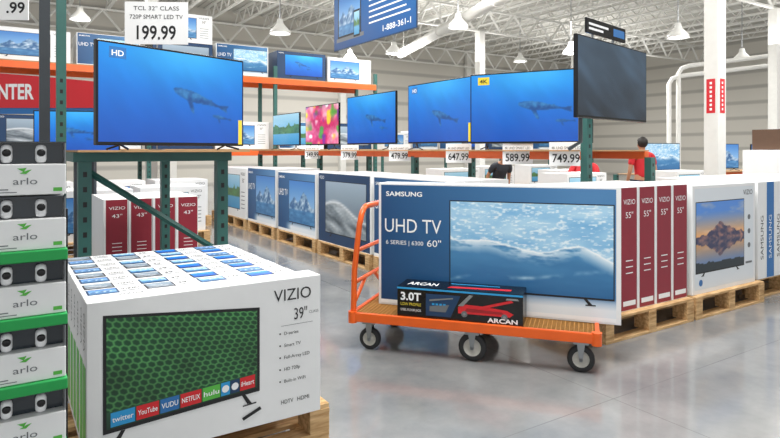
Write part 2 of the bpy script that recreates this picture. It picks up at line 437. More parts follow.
# ---------------------------------------------------------------- pallets
def pallet_mesh(w=1.2, d=1.0, h=0.2):
    mb = MB(); t = 0.022
    n = 7
    for i in range(n):
        y = -d/2+0.05+i*(d-0.1)/(n-1); mb.box(-w/2, w/2, y-0.047, y+0.047, h-t, h, WOOD, r=0.003)
    for x in (-w/2+0.05, 0, w/2-0.05):
        mb.box(x-0.05, x+0.05, -d/2, d/2, h-2*t, h-t, WOOD)
        for y in (-d/2+0.07, 0, d/2-0.07): mb.box(x-0.05, x+0.05, y-0.07, y+0.07, t, h-2*t, WOOD, r=0.003)
    for y in (-d/2+0.05, 0, d/2-0.05): mb.box(-w/2, w/2, y-0.05, y+0.05, 0, t, WOOD, r=0.003)
    return mb.mesh('wooden_pallet')
PM = pallet_mesh()
def pallet(x, y, z=0, rz=0, g='wooden pallets under the carton stacks', me=None):
    return obj('wooden_pallet', me or PM, loc=(x, y, z), rz=rz, label='pale wooden shipping pallet under stacked cartons', cat='pallet', group=g)

# ---------------------------------------------------------------- carton designs
def tv_art(mb, fr, x0, y0, x1, y1, f, nx, ny, feet=True, b=0.008):
    mb.rect(fr, x0-b, y0-b*1.6, x1+b, y1+b, INK, 2)
    mb.pic(fr, x0, y0, x1, y1, f, nx, ny, PRINT, 3)
    if feet:
        w = x1-x0
        for s_, xx in ((-1, x0+w*.16), (1, x1-w*.16)):
            mb.poly(fr, [(xx-.012, y0-b*1.6), (xx+.012, y0-b*1.6), (xx+.014+s_*w*.03, y0-w*.045), (xx-.014+s_*w*.03, y0-w*.045)][::-1], INK, 3)
            mb.rect(fr, xx-w*.03+s_*w*.03, y0-w*.050, xx+w*.03+s_*w*.03, y0-w*.043, INK, 3)
def carton(w, d, h, base, front=None, side=None, top=None):
    mb = MB(); mb.box(-w/2, w/2, -d/2, d/2, 0, h, base, r=0.003); fs = faces(w, d, h)
    if front: front(mb, fs['front'], w, h)
    if side: side(mb, fs['left'], d, h); side(mb, fs['right'], d, h)
    if top: top(mb, fs['top'], w, d)
    return mb.mesh('television_carton')
def d_blue(f, brand='SAMSUNG', title='UHD TV', nx=60, ny=34, sub=None):
    def g(mb, fr, w, h):
        mb.pic(fr, 0.012*w, 0.02*h, 0.982*w, 0.985*h, bluebox_pic, 24, 24, PRINT, 1)
        mb.rect(fr, .012*w, .015*h, .982*w, .045*h, WINK, 2)
        tv_art(mb, fr, .325*w, .185*h, .972*w, .865*h, f, nx, ny)
        mb.text(fr, brand, .035*w, .895*h, .038*h, WINK, w=.165*w, k=3, bold=.02)
        mb.text(fr, title, .03*w, .60*h, .115*h, WINK, w=.255*w, k=3, bold=0.0)
        if sub:
            mb.text(fr, '6 SERIES | 6300', .035*w, .50*h, .034*h, WINK, w=.17*w, k=3)
            mb.text(fr, '60"', .222*w, .495*h, .055*h, WINK, w=.062*w, k=3)
    return g
def d_white(f, brand='VIZIO', nx=50, ny=30, size='50"'):
    def g(mb, fr, w, h):
        tv_art(mb, fr, .06*w, .18*h, .72*w, .86*h, f, nx, ny)
        mb.text(fr, brand, .76*w, .86*h, .06*h, INK, w=.18*w, k=2)
        mb.text(fr, size, .82*w, .72*h, .08*h, INK, k=2)
        for i in range(5): mb.rect(fr, .78*w, (.2+.08*i)*h, .93*w, (.215+.08*i)*h, GREYINK, 2)
    return g
def d_dark(f):
    def g(mb, fr, w, h):
        mb.rect(fr, .0*w+.01, .01, w-.01, h-.01, NAVY, 1)
        tv_art(mb, fr, .16*w, .16*h, .93*w, .88*h, f, 50, 30)
        mb.text(fr, 'VIZIO', .03*w, .91*h, .045*h, WINK, w=.1*w, k=3)
    return g
def d_maroon_end(size):
    def g(mb, fr, w, h):
        mb.rect(fr, w*.10, .006, w-.006, h-.006, MAROON, 1)
        mb.text(fr, 'VIZIO', w*.55, .86*h, .042*h, WINK, w=w*.66, al='c', k=2)
        mb.text(fr, size, w*.55, .75*h, .05*h, WINK, w=w*.42, al='c', k=2)
        for i in range(3): mb.rect(fr, w*.35, (.30+.05*i)*h, w*.75, (.308+.05*i)*h, WINK, 2)
        mb.rect(fr, w*.2, .04*h, w*.9, .08*h, WINK, 2)
    return g
def top_plain(mb, fr, w, d):
    mb.rect(fr, 0, d*.46, w, d*.54, TAPE, 1)

row = [(5.55, 1.5, 0.98, d_blue(ocean_pic), 'blue printed television carton showing a sea picture'),
       (7.10, 1.45, 0.98, d_dark(dune_pic), 'dark navy television carton showing a pale dune picture'),
       (8.62, 1.42, 0.95, d_blue(peak_pic), 'blue television carton showing a snowy mountain picture'),
       (10.10, 1.35, 0.98, d_blue(peak_pic), 'blue television carton showing a snowy mountain picture'),
       (11.5, 1.3, 0.95, d_white(coast_pic), 'white television carton showing a coast picture'),
       (12.55, 0.7, 0.95, d_white(flower_pic), 'white television carton showing a flower picture')]
for (yc, w, h, des, lab) in row:
    me = carton(w, 0.2, h, WHITE, des, None, top_plain)
    for i in range(4):
        obj('television_carton', me, loc=(3.95+i*0.205, yc, 0.2), rz=-90, label=lab, cat='carton', group='television cartons along the aisle')
rowpal = pallet_mesh(1.45, 0.95); rp2 = pallet_mesh(1.25, 0.95)
for (yc, w, h, des, lab) in row[:-1]: pallet(4.305, yc, 0, -90, me=rowpal if w > 1.4 else rp2)
pallet(4.305, 12.6, 0, -90, me=pallet_mesh(0.75, 0.95))

me = carton(0.232, 0.74, 1.0, WHITE, d_maroon_end('55"'))
for i in range(5):
    obj('television_carton', me, loc=(4.02+i*0.24, 3.39, 0.2), label='tall white television carton with maroon printed end', cat='carton', group='maroon-ended television cartons')
pshort = pallet_mesh(1.2, .84)
pallet(4.5, 3.38, me=pshort)
PALE = pmat('pale_blue_print', 'DFE5EA', .5)
def d_lake(mb, fr, w, h):
    mb.rect(fr, .03*w, .04*h, .97*w, .97*h, PALE, 1)
    tv_art(mb, fr, .05*w, .20*h, .80*w, .84*h, lake_pic, 130, 76)
    mb.text(fr, 'VIZIO', .79*w, .885*h, .05*h, INK, w=.16*w, k=2)
    for i in range(3): mb.disc(fr, .89*w, (.38+.14*i)*h, .026, GREYINK, 2)
    mb.rect(fr, .83*w, .2*h, .94*w, .22*h, GREYINK, 2); mb.disc(fr, .12*w, .1*h, .03, BLUEP, 2)
me = carton(1.10, 0.17, 0.98, WHITE, d_lake, None, top_plain)
for i in range(4):
    obj('television_carton', me, loc=(5.72, 3.10+i*0.175, 0.2), label='pale television carton showing a sunset mountain lake', cat='carton', group='lake-picture television cartons')
pallet(5.74, 3.38, me=pshort)
def d_thin(colm, txt):
    def g(mb, fr, w, h):
        mb.rect(fr, .006, .006, w-.006, h-.006, colm, 1)
        mb.text(fr, txt, w*.66, .2*h, .36*w, WINK if colm is not WHITE else INK, w=.45*h, k=2, rot=True)
    return g
ths = [carton(0.16, 1.1, 0.98, WHITE, d_thin(c, 'SAMSUNG')) for c in (WHITE, pmat('silver_print', 'A7B3BE', .4), BLUEP, NAVY)]
for i in range(14):
    k = (0, 2, 0, 3, 3, 1, 0)[i % 7]
    obj('television_carton', ths[k], loc=(6.44+i*0.168, 3.58, 0.2), label=['white narrow-ended television carton standing on a pallet', 'silver narrow-ended television carton standing on a pallet', 'blue narrow-ended television carton standing on a pallet', 'navy narrow-ended television carton standing on a pallet'][k], cat='carton', group='upright cartons with narrow ends')
pallet(6.97, 3.55); pallet(8.2, 3.55)

me = carton(0.24, 0.95, 0.78, WHITE, d_maroon_end('43"'), None, top_plain)
for i in range(4):
    obj('television_carton', me, loc=(1.02+i*0.245, 7.35, 0.2), label='white television carton with maroon printed end', cat='carton', group='smaller maroon-ended cartons')
pallet(1.4, 7.35)
pics = [whale_pic(), peak_pic, coast_pic, ocean_pic]
meshes = [carton(1.0, 0.16, 0.72, WHITE, d_white(p, size='40"')) for p in pics]
k = 0; pw = pallet_mesh(1.1, 1.0)
for (xx, yy) in ((0.0, 9.6), (1.15, 9.6), (2.3, 9.9), (-0.6, 12.1), (0.6, 12.1), (1.8, 12.1), (2.97, 12.1)):
    for i in range(5):
        obj('television_carton', meshes[k % 4], loc=(xx, yy+i*0.165, 0.2), label='white television carton with a small screen picture', cat='carton', group='white television cartons beyond the rack')
    pallet(xx, yy+.33, me=pw); k += 1

me1 = carton(1.0, 0.5, 0.5, KRAFT, None, None, top_plain); me2 = carton(0.9, 0.5, 0.45, WHITE, d_white(coast_pic), None, None)
for i, (x, y) in enumerate(((7.4, 6.2), (8.5, 7.3), (9.7, 5.9), (7.2, 8.9), (9.0, 9.8), (10.6, 10.0))):
    pallet(x, y)
    obj('storage_carton', me1, loc=(x, y, .2), label='brown cardboard carton stacked on a pallet', cat='carton', group='cardboard cartons inside the island')
    obj('storage_carton', me2, loc=(x, y, .701), label='white printed carton on top of a brown one', cat='carton', group='white cartons inside the island')
bx_, by_ = 10.75, 4.7
pallet(bx_, by_)
obj('storage_carton', carton(1.1, .8, 1.3, WHITE, None, None, top_plain), loc=(bx_, by_, .2), label='large plain white carton standing on a pallet', cat='carton')
obj('storage_carton', carton(.9, .6, .33, pmat('dark_brown_card', '5E4636', .7, var=.05), None, None, top_plain), loc=(bx_, by_, 1.501), label='dark brown carton on top of a white one', cat='carton')

# ---------------------------------------------------------------- big white carton stack
def apps(mb, fr, x0, y0, x1, h, k):
    tiles = [(CYANP, 'twitter'), (REDP, 'YouTube'), (BLUEP, 'VUDU'), (REDP, 'NETFLIX'), (GREENP, 'hulu'), (CYANP, ''), (NAVY, ''), (REDP, 'iHeart')]
    ws = [1.25, 1.2, 1.05, 1.2, 1.05, .55, .55, .95]; t0 = x0; tot = sum(ws)
    for (m, t), q in zip(tiles, ws):
        w = (x1-x0)*q/tot
        mb.rect(fr, t0+w*.03, y0, t0+w*.97, y0+h, m, k)
        if t: mb.text(fr, t, t0+.5*w, y0+h*.32, h*.38, WINK, w=w*.82, al='c', k=k+1, bold=.01)
        else: mb.disc(fr, t0+.5*w, y0+h*.5, h*.28, WINK, k+1)
        t0 += w
def d_front39(mb, fr, w, h):
    # television drawn at a slight angle: tall at one end, shorter at the other
    x0, x1 = .07*w, .685*w
    yb = lambda u: (.215+.055*u)*h
    yt = lambda u: (.895-.09*u)*h
    sl = .055*h/(x1-x0)
    e = .012
    mb.poly(fr, [(x0-e, yb(0)-.016), (x1+e, yb(1)-.016), (x1+e, yt(1)+e), (x0-e, yt(0)+e)], INK, 2)
    ab = .105
    q = lambda a, b: (x0+(x1-x0)*a, (yb(a)+ab*h)*(1-b)+yt(a)*b)
    mb.pic(fr, 0, 0, 0, 0, hex_pic, 230, 130, PRINT, 3, q=q)
    q2 = lambda a, b: (x0+(x1-x0)*a, yb(a)+ab*h*b)
    mb.pic(fr, 0, 0, 0, 0, lambda u, v: mixc(hc('1A3A2A'), hc('28563A'), v), 2, 2, PRINT, 3, q=q2)
    fr2 = (fr[0]+fr[1]*x0+fr[2]*yb(0), fr[1]+fr[2]*sl, fr[2])
    apps(mb, fr2, .012*w, .010*h, (x1-x0)-.008*w, .088*h, 4)
    for s_, u in ((-1, .10), (1, .90)):
        xx = x0+(x1-x0)*u; y_ = yb(u)-.016
        mb.poly(fr, [(xx-.008, y_), (xx+.008, y_), (xx+s_*.026+.010, y_-.042), (xx+s_*.026-.010, y_-.042)][::-1], INK, 2)
        mb.poly(fr, [(xx+s_*.026-.03, y_-.050), (xx+s_*.026+.03, y_-.046), (xx+s_*.026+.03, y_-.040), (xx+s_*.026-.03, y_-.044)], INK, 3)
    mb.poly(fr, [(.615*w, .085*h), (.622*w, .065*h), (.705*w, .115*h), (.698*w, .137*h)], INK, 4)
    mb.text(fr, 'VIZIO', .765*w, .845*h, .085*h, INK, w=.185*w, bold=.0)
    mb.text(fr, '39"', .865*w, .70*h, .085*h, INK, w=.065*w)
    mb.text(fr, 'CLASS', .94*w, .73*h, .02*h, GREYINK)
    mb.rect(fr, .80*w, .665*h, .96*w, .668*h, GREYINK, 2)
    for i, t in enumerate(('D-series', 'Smart TV', 'Full-Array LED', 'HD 720p', 'Built-in WiFi')):
        y = .60-.085*i
        mb.text(fr, t, .815*w, y*h, .024*h, INK)
        mb.disc(fr, .795*w, (y+.012)*h, .004, INK, 2)
    mb.text(fr, 'HDTV', .80*w, .11*h, .03*h, INK, w=.06*w)
    mb.text(fr, 'HDMI', .88*w, .11*h, .03*h, INK, w=.06*w)
def d_top39(o):
    def g(mb, fr, w, d):
        P_ = (peak_pic, dune_pic, ocean_pic, whale_pic())
        for j in range(4):
            x0 = w*(.02+.245*j)
            mb.rect(fr, x0, d*.10, x0+w*.13, d*.90, INK if (j+o) % 2 else NAVY, 1); mb.pic(fr, x0+w*.008, d*.18, x0+w*.122, d*.82, P_[(j+o) % 4], 14, 8, PRINT, 2)
            if j % 2 == 0: mb.text(fr, 'VIZIO', x0+w*.142, d*.52, d*.22, INK, w=w*.08, k=1, bold=.01)
            else: mb.text(fr, '39"', x0+w*.15, d*.50, d*.24, INK, k=1, bold=.01)
            mb.rect(fr, x0+w*.142, d*.28, x0+w*.22, d*.36, GREYINK, 1)
    return g
def d_side39(mb, fr, w, h):
    mb.rect(fr, w*.15, .03, w*.85, h-.25, GREENP, 1); mb.text(fr, 'VIZIO', w*.65, h-.2, w*.3, INK, w=.15, k=2, rot=True)
def top_front(mb, fr, w, d):
    mb.rect(fr, 0, d*.47, w, d*.53, TAPE, 1); mb.text(fr, 'VIZIO', w*.12, d*.6, d*.22, GREYINK, k=1)
me_f = carton(0.97, 0.13, 0.625, WHITE, d_front39, d_side39, top_front)
me_b = [carton(0.91, 0.126, 0.62-.002*o, WHITE, None, d_side39, d_top39(o)) for o in (0, 1)]
obj('television_carton', me_f, loc=(0.755, 2.565, 0.30), label='white television carton printed with green honeycomb screen', cat='carton')
for i in range(8):
    obj('television_carton', me_b[i % 2], loc=(0.728, 2.695+i*0.1275, 0.30), label='white television carton standing in a packed row', cat='carton', group='white cartons packed on the pallet')
pm39 = pallet_mesh(1.2, 1.25, 0.15)
for z in (0, 0.15): pallet(0.71, 3.17, z, me=pm39, g='stacked pallets under the white cartons')

# ---------------------------------------------------------------- flatbed cart
ca = -18
cx, cy = S(-0.305, 4.5)
cart = obj('flatbed_cart', None, loc=(cx, cy, 0), rz=ca-33, label='orange steel flatbed shopping cart loaded with cartons', cat='cart')
LN, WD = 1.775, 0.76
mb = MB()
for y in (0, WD-0.03): mb.box(0, LN, y, y+0.03, 0.215, 0.284, ORANGE, r=0.006)
for x in (0, LN-0.03): mb.box(x, x+0.03, 0.03, WD-.03, 0.215, 0.284, ORANGE, r=0.006)
for x in (.4, .85, 1.3): mb.box(x-.02, x+.02, .03, WD-.03, .215, .255, ORANGE)
for x in (0.02, LN-0.02):
    for y in (0.02, WD-0.02): mb.tube([(x, y, .205), (x, y, .290)], .034, ORANGE, n=14)
obj('frame', mb, cart, label='orange tubular steel frame')
mb = MB(); mb.box(0.03, LN-0.03, 0.03, WD-0.03, 0.266, 0.271, DECK)
x = .05
while x < LN-.04:
    mb.box(x-.002, x+.002, .03, WD-.03, .271, .275, WIRE); x += .03
y = .05
while y < WD-.04:
    mb.box(.03, LN-.03, y-.002, y+.002, .271, .276, WIRE); y += .03
obj('deck', mb, cart, label='tan wire mesh deck surface')
hp = [(0.02, 0.03, 0.22), (0.03, 0.03, 0.6), (0.07, 0.03, 0.94)]
for i in range(1, 7):
    t = math.pi/2*i/6; hp.append((0.075+.005*math.sin(t), 0.03+0.13*(1-math.cos(t)), 0.94+0.13*math.sin(t)))
for i in range(0, 7):
    t = math.pi/2*i/6; hp.append((0.08-.01*(1-math.cos(t)), WD-0.16+0.13*math.sin(t), 0.94+0.13*math.cos(t)))
hp += [(0.03, WD-.03, 0.6), (0.02, WD-.03, 0.22)]
mb = MB(); mb.tube(hp, 0.022, ORANGE, n=12)
for z, x in ((0.74, .045), (0.5, .027)): mb.tube([(x, .03, z), (x, WD-.03, z)], 0.016, ORANGE, n=10)
mb.tube([(0.024, .03, 0.34), (0.027, .28, 0.50)], .015, ORANGE, n=10); mb.tube([(0.024, WD-.03, 0.34), (0.027, WD-.28, 0.50)], .015, ORANGE, n=10)
obj('handle', mb, cart, label='orange bent tube push handle')
def wheel(x, y, r):
    root = obj('caster', None, cart, loc=(x, y, 0))
    mb = MB(); mb.lathe([(r*.62, -.022), (r*.93, -.022), (r, -.012), (r, .012), (r*.93, .022), (r*.62, .022)], (0, 0, r), RUBBER, 28, Y)
    mb.lathe([(0.0, -.018), (r*.25, -.018), (r*.28, -.008), (r*.55, -.008), (r*.66, -.021)], (0, 0, r), HUBW, 28, Y)
    mb.lathe([(r*.66, .021), (r*.55, .008), (r*.28, .008), (r*.25, .018), (0, .018)], (0, 0, r), HUBW, 28, Y)
    mb.lathe([(0, -.034), (r*.14, -.034), (r*.14, .034), (0, .034)], (0, 0, r), SILVER, 12, Y)
    obj('wheel', mb, root, label='dark rubber wheel with grey hub')
    mb = MB(); top = 0.21
    for s_ in (-1, 1):
        y0 = s_*.03
        P = [(-.010, y0, r-.015), (.010, y0, r-.015), (.026, y0, top-.015), (-.026, y0, top-.015)]
        Q = [(a, b+s_*.004, c) for a, b, c in P]
        mb.add(P+Q, [(0, 1, 2, 3), (4, 7, 6, 5), (0, 4, 5, 1), (1, 5, 6, 2), (2, 6, 7, 3), (3, 7, 4, 0)], SILVER)
    mb.box(-.05, .05, -.045, .045, top-.016, top+.006, SILVER, r=.003)
    obj('fork', mb, root, label='steel caster fork')
for x, y, r in ((.14, .075, .082), (LN-.12, .075, .09), (.92, .06, .1), (.14, WD-.08, .082), (LN-.12, WD-.08, .09), (.92, WD-.06, .1)): wheel(x, y, r)
bx, by = S((-0.09+1.607)/2, (4.77+4.17)/2)
ang = math.degrees(math.atan2(4.17-4.77, 1.607+0.09))
w60 = 1.80
me = carton(w60, 0.20, 0.96, WHITE, d_blue(ocean_pic, nx=280, ny=156, sub=True), None, top_plain)
nx_, ny_ = S(0.1*math.sin(math.radians(-ang)), 0.1*math.cos(math.radians(ang)))
ob = obj('television_carton', me, loc=(bx+nx_, by+ny_, 0.279), rz=ang-33, label='large blue and white television carton with sea picture', cat='carton')
DKRED = pmat('dark_red_print', '9A1A22', .5)
def d_jack(mb, fr, w, h):
    mb.rect(fr, .003, .003, w-.003, h-.003, BLACK, 1)
    mb.rect(fr, .0, .92*h, w, h*.98, CYANP, 2)
    mb.text(fr, '3.0T', .03*w, .56*h, .26*h, WINK, w=.17*w, bold=.03)
    mb.text(fr, 'LOW PROFILE', .03*w, .38*h, .10*h, YELP, w=.17*w)
    mb.text(fr, 'STEEL FLOOR JACK', .03*w, .20*h, .08*h, WINK, w=.17*w)
    mb.text(fr, 'ARCAN', .73*w, .06*h, .14*h, WINK, w=.23*w, bold=.03, k=7)
    mb.poly(fr, [(.24*w, .10*h), (.44*w, .10*h), (.52*w, .82*h), (.24*w, .82*h)], NAVY, 2)
    mb.poly(fr, [(.27*w, .58*h), (.46*w, .70*h), (.46*w, .74*h), (.27*w, .64*h)], SILVER, 4)
    mb.poly(fr, [(.27*w, .25*h), (.40*w, .25*h), (.43*w, .5*h), (.27*w, .42*h)], GREYINK, 3)
    for i in range(4): mb.rect(fr, (.29+.03*i)*w, .46*h, (.31+.03*i)*w, .52*h, CYANP, 3)
    mb.poly(fr, [(.50*w, .26*h), (.90*w, .26*h), (.93*w, .36*h), (.88*w, .46*h), (.70*w, .54*h), (.54*w, .56*h), (.50*w, .46*h)], REDP, 3)
    mb.poly(fr, [(.55*w, .33*h), (.86*w, .33*h), (.84*w, .40*h), (.57*w, .44*h)], DKRED, 4)
    mb.poly(fr, [(.62*w, .46*h), (.66*w, .42*h), (.93*w, .74*h), (.91*w, .80*h)], REDP, 5)
    mb.poly(fr, [(.87*w, .80*h), (.97*w, .80*h), (.96*w, .86*h), (.88*w, .86*h)], SILVER, 6)
    mb.poly(fr, [(.50*w, .50*h), (.54*w, .50*h), (.62*w, .86*h), (.59*w, .88*h)], SILVER, 5)
    for x_ in (.55, .86): mb.disc(fr, x_*w, .25*h, .10*h, GREYINK, 5); mb.disc(fr, x_*w, .25*h, .045*h, SILVER, 6)
def t_jack(mb, fr, w, d):
    mb.rect(fr, .003, .003, w-.003, d-.003, BLACK, 1); mb.text(fr, 'ARCAN', .06*w, .3*d, .35*d, WINK, w=.25*w, bold=.02)
    mb.poly(fr, [(.4*w, .2*d), (.9*w, .3*d), (.9*w, .5*d), (.42*w, .4*d)], REDP, 2); mb.rect(fr, .4*w, .7*d, .8*w, .78*d, CYANP, 2)
mb = MB(); mb.box(-.455, .455, -.125, .125, 0, .22, BLACK, r=.004); f_ = faces(.91, .25, .22)
d_jack(mb, f_['front'], .91, .22); t_jack(mb, f_['top'], .91, .25)
R = Matrix.Rotation(math.radians(ca-33), 3, 'Z'); p = R @ Vector((.82, .160, 0))
obj('tool_carton', mb, loc=(cx+p.x, cy+p.y, 0.279), rz=ca-33, label='black tool carton printed with a red floor jack', cat='carton')

# ---------------------------------------------------------------- televisions
def tv(loc, rz, w, h, f, lit=True, nx=90, ny=52, badge=None, label='flat screen television showing a whale in blue water', lift=0.09, g='display televisions', mount=False):
    root = obj('television', None, loc=loc, rz=rz, label=label, cat='television', group=g)
    mb = MB(); mb.box(-w/2, w/2, -.015, .02, lift, lift+h, BLACK, r=.005); mb.box(-w*.3, w*.3, .02, .06, lift+h*.1, lift+h*.6, BLACK, r=.01)
    obj('housing', mb, root, label='thin black television housing')
    mb = MB(); fr = (Vector((-w/2, -.0155, lift)), X, Z); e = .014
    mb.pic(fr, e, e*1.6, w-e, h-e, f, nx, ny, SCREEN, 1)
    if badge:
        hd = badge == 'HD'
        mb.rect(fr, .07*w, .84*h, .17*w, .95*h, BLUEP if hd else YELP, 2)
        mb.text(fr, badge, .12*w, .865*h, .055*h, WINK if hd else INK, w=.07*w, al='c', k=3, bold=.02)
        mb.rect(fr, w*.955, .02*h, w*.985, .30*h, YELP, 2)
    obj('screen', mb, root)
    if not mount:
        for s_ in (-1, 1):
            mb = MB(); x = s_*w*.36
            mb.tube([(x, 0, lift+.01), (x, -.02, .03), (x+s_*.02, -.13, .006)], .007, BLACK, n=8)
            mb.tube([(x, 0, lift+.01), (x, .02, .03), (x+s_*.02, .12, .006)], .007, BLACK, n=8)
            obj('leg', mb, root, label='slim black television foot')
    else:
        mb = MB(); mb.box(-.2, .2, .06, .10, .15, .5, DKTEAL); mb.tube([(-.45, .09, .3), (-.45, .09, -.20), (-.45, .20, -.262)], .02, DKTEAL, n=8); mb.tube([(-.2, .08, .3), (-.45, .09, .3)], .02, DKTEAL, n=8)
        obj('bracket', mb, root, label='dark steel mounting bracket')
    return root
x, y = S(-1.50, 4.22)
tv((x, y, 1.50), 21, 1.17, 0.665, whale_pic(.66, .50, .40, -16), nx=190, ny=106, badge='HD', lift=.03)
tv((4.85, 4.68, 1.502), -63, 1.36, 0.79, whale_pic(.62, .50, .42, -8), nx=170, ny=96, badge='4K', lift=.07)
tv((4.97, 6.45, 1.502), -90, 1.40, 0.84, whale_pic(.6, .42, .40, -16, False), nx=120, ny=66, badge='HD')
tv((4.97, 8.22, 1.502), -90, 1.50, 0.80, whale_pic(.6, .5, .40, -12))
tv((4.97, 9.95, 1.502), -90, 1.36, 0.74, flower_pic, label='television showing colourful pink and yellow flowers')
tv((4.97, 11.6, 1.502), -90, 1.36, 0.66, coast_pic, label='television showing a coastal landscape picture')
x, y = S(2.04, 5.48)
big = tv((x, y, 1.77), 12, 1.42, 0.70, dim_reflection_pic, label='television on the rack end, dim grey-blue screen with painted reflections', lift=0, mount=True)
for (x, y, r) in ((12.1, 7.75, -8), (14.6, 7.75, -8), (16.6, 7.75, -8)):
    tv((x, y, 1.0), r, 1.1, 0.6, ocean_pic if x < 14 else peak_pic, nx=50, ny=28, label='television showing a bright blue sea picture', lift=.05)

def card(loc, rz, w, h, lines, label, g=None, post=0):
    mb = MB(); mb.box(-w/2, w/2, -.004, .004, 0, h, PAPER); fr = (Vector((-w/2, -.0045, 0)), X, Z)
    for (t, yy, hh, ww) in lines: mb.text(fr, t, w/2, yy*h, hh*h, INK, w=ww*w, al='c', k=1, bold=.015 if hh > .2 else 0)
    if post:
        mb.tube([(0, .012, -post), (0, .012, h*.5)], .006, SILVER, n=6); mb.box(-.05, .05, -.03, .05, -post, -post+.006, SILVER)
    return obj('price_sign', mb, loc=loc, rz=rz, label=label, cat='price sign', group=g)
x, y = S(-1.79, 4.6)
card((x, y, 2.31), -30, .475, .325, [('TCL 32" CLASS', .80, .10, .72), ('720P SMART LED TV', .60, .10, .84), ('199.99', .12, .33, .62), ], 'white paper price sign reading 199.99 above a television', post=.809)
for (yy, t) in ((4.12, '749.99'), (4.80, '589.99'), (5.82, '647.99'), (7.14, '479.99'), (8.6, '379.99'), (10.0, '349.99')):
    card((4.80, yy, 1.34), -62, .34, .24, [('4K UHD SMART LED', .70, .12, .85), (t, .15, .36, .8)], 'white paper price sign hung on the orange beam', 'price signs on the orange beam')

# ---------------------------------------------------------------- racks
def post(mb, x, y, z0, z1, m, w=.08):
    mb.box(x-w/2, x+w/2, y-w/2, y+w/2, z0, z1, m); mb.box(x-w, x+w, y-w, y+w, z0, z0+.01, m)
    z = z0+.12
    while z < z1-.05 and z < 2.2:
        mb.box(x-.012, x+.012, y-w/2-.001, y-w/2, z, z+.035, INK); z += .1
def rack(name, label, posts, beams, shelves, braces=(), pm=TEAL):
    root = obj(name, None, label=label, cat='rack')
    for (x, y, z0, z1) in posts:
        mb = MB(); post(mb, x, y, z0, z1, pm); obj('upright', mb, root, label='punched steel rack upright')
    for (a, m) in beams:
        mb = MB(); mb.box(*a, m, r=.004); obj('beam', mb, root)
    for a in shelves:
        mb = MB(); mb.box(*a, KRAFT); obj('shelf', mb, root, label='wood shelf board')
    for (p0, p1) in braces:
        mb = MB(); mb.tube([p0, p1], .022, pm, n=4); obj('brace', mb, root)
    return root
rack('pallet_rack', 'teal steel rack frame carrying a display television',
     [(.47, 4.47, 0, 1.42), (1.39, 4.47, 0, 1.42), (.47, 6.3, 0, 4.2), (1.39, 6.3, 0, 1.42)],
     [((.40, 1.46, 4.43, 4.51, 1.42, 1.485), TEAL), ((.40, .47, 4.51, 6.26, 1.42, 1.485), TEAL), ((1.39, 1.46, 4.51, 6.26, 1.42, 1.485), TEAL)],
     [(.40, 1.50, 4.15, 6.26, 1.486, 1.50)],
     [((.5, 4.47, 1.35), (1.36, 4.47, .75)), ((.5, 4.47, .15), (1.36, 4.47, .7)), ((.5, 4.47, .74), (1.36, 4.47, .74))])
rack('pallet_rack', 'long teal and orange rack along the aisle carrying televisions',
     [(4.90, yy, 0, (1.95 if yy < 4 else 1.42)) for yy in (3.95, 6.9, 9.9, 12.9)] + [(5.95, yy, 0, 1.42) for yy in (3.95, 6.9, 9.9, 12.9)],
     [((4.86, 4.93, 3.99, 12.9, 1.40, 1.485), BEAMOR), ((5.92, 5.99, 3.99, 12.9, 1.40, 1.485), BEAMOR)],
     [(4.70, 6.0, 3.995, 12.9, 1.486, 1.50)])
XR = (-.2, 2.65, 5.5, 8.3)
rack('pallet_rack', 'tall teal and orange warehouse rack holding spare cartons',
     [(xx, 13.5, 0, 3.5) for xx in XR] + [(xx, 14.5, 0, 3.5) for xx in XR],
     [((-.2, 8.3, 13.44, 13.50, z-.13, z), BEAMOR) for z in (1.5, 3.2)] + [((-.2, 8.3, 14.5, 14.56, z-.13, z), BEAMOR) for z in (1.5, 3.2)],
     [(-.2, 8.3, 13.44, 14.56, z+.001, z+.02) for z in (1.5, 3.2)])
rack('pallet_rack', 'teal and orange display rack beyond the column',
     [(xx, 8.1, 0, .98) for xx in (11, 14, 17.5)], [((11, 17.5, 7.45, 7.52, .88, .98), BEAMOR)], [(11, 17.5, 7.4, 8.06, .985, 1.0)])
rack('pallet_rack', 'tall rack stacked with cartons near the wall',
     [(xx, 19.0, 0, 1.5) for xx in (12, 15, 18, 21, 24)], [((12, 24, 18.9, 18.96, 1.39, 1.5), BEAMOR)], [(12, 24, 18.9, 20, 1.501, 1.52)])
shelfm = [carton(1.3, .8, .68, NAVY, d_dark(whale_pic())), carton(1.28, .8, .64, WHITE, d_white(peak_pic)), carton(1.2, .8, .66, WHITE, d_blue(coast_pic)), carton(1.3, .8, .66, BLACK, d_dark(dune_pic)), carton(1.25, .8, .72, WHITE, d_blue(ocean_pic))]
labs = ['navy television carton with a screen picture', 'white television carton with a mountain picture', 'blue carton with a coast picture', 'black television carton with a screen picture', 'blue and white television carton']
for z in (3.222, 1.522):
    for j, x0 in enumerate(XR[:-1]):
        for i in range(2):
            k = (j*2+i+(1 if z > 2 else 3)) % 5
            obj('television_carton', shelfm[k], loc=(x0+.74+i*1.35, 14.0, z), label=labs[k]+' on a high rack shelf', cat='carton', group='cartons on the tall rack')
obj('television_carton', shelfm[1], loc=(3.39, 14.0, 3.222+.662), label='white television carton stacked on another high carton', cat='carton')
for i in range(9):
    k = (i*3+1) % 5
    obj('television_carton', shelfm[k], loc=(12.7+i*1.32, 19.45, 1.522), label=labs[k]+' on a far rack shelf', cat='carton', group='cartons on the far rack')
mb = MB(); x, y = S(-2.62, 4.55); mb.box(-.035, .035, -.035, .035, .012, 4.2, DKTEAL); mb.box(-.1, .1, -.1, .1, 0, .012, DKTEAL)
obj('steel_post', mb, loc=(x, y, 0), label='dark square steel post standing on the floor', cat='post')
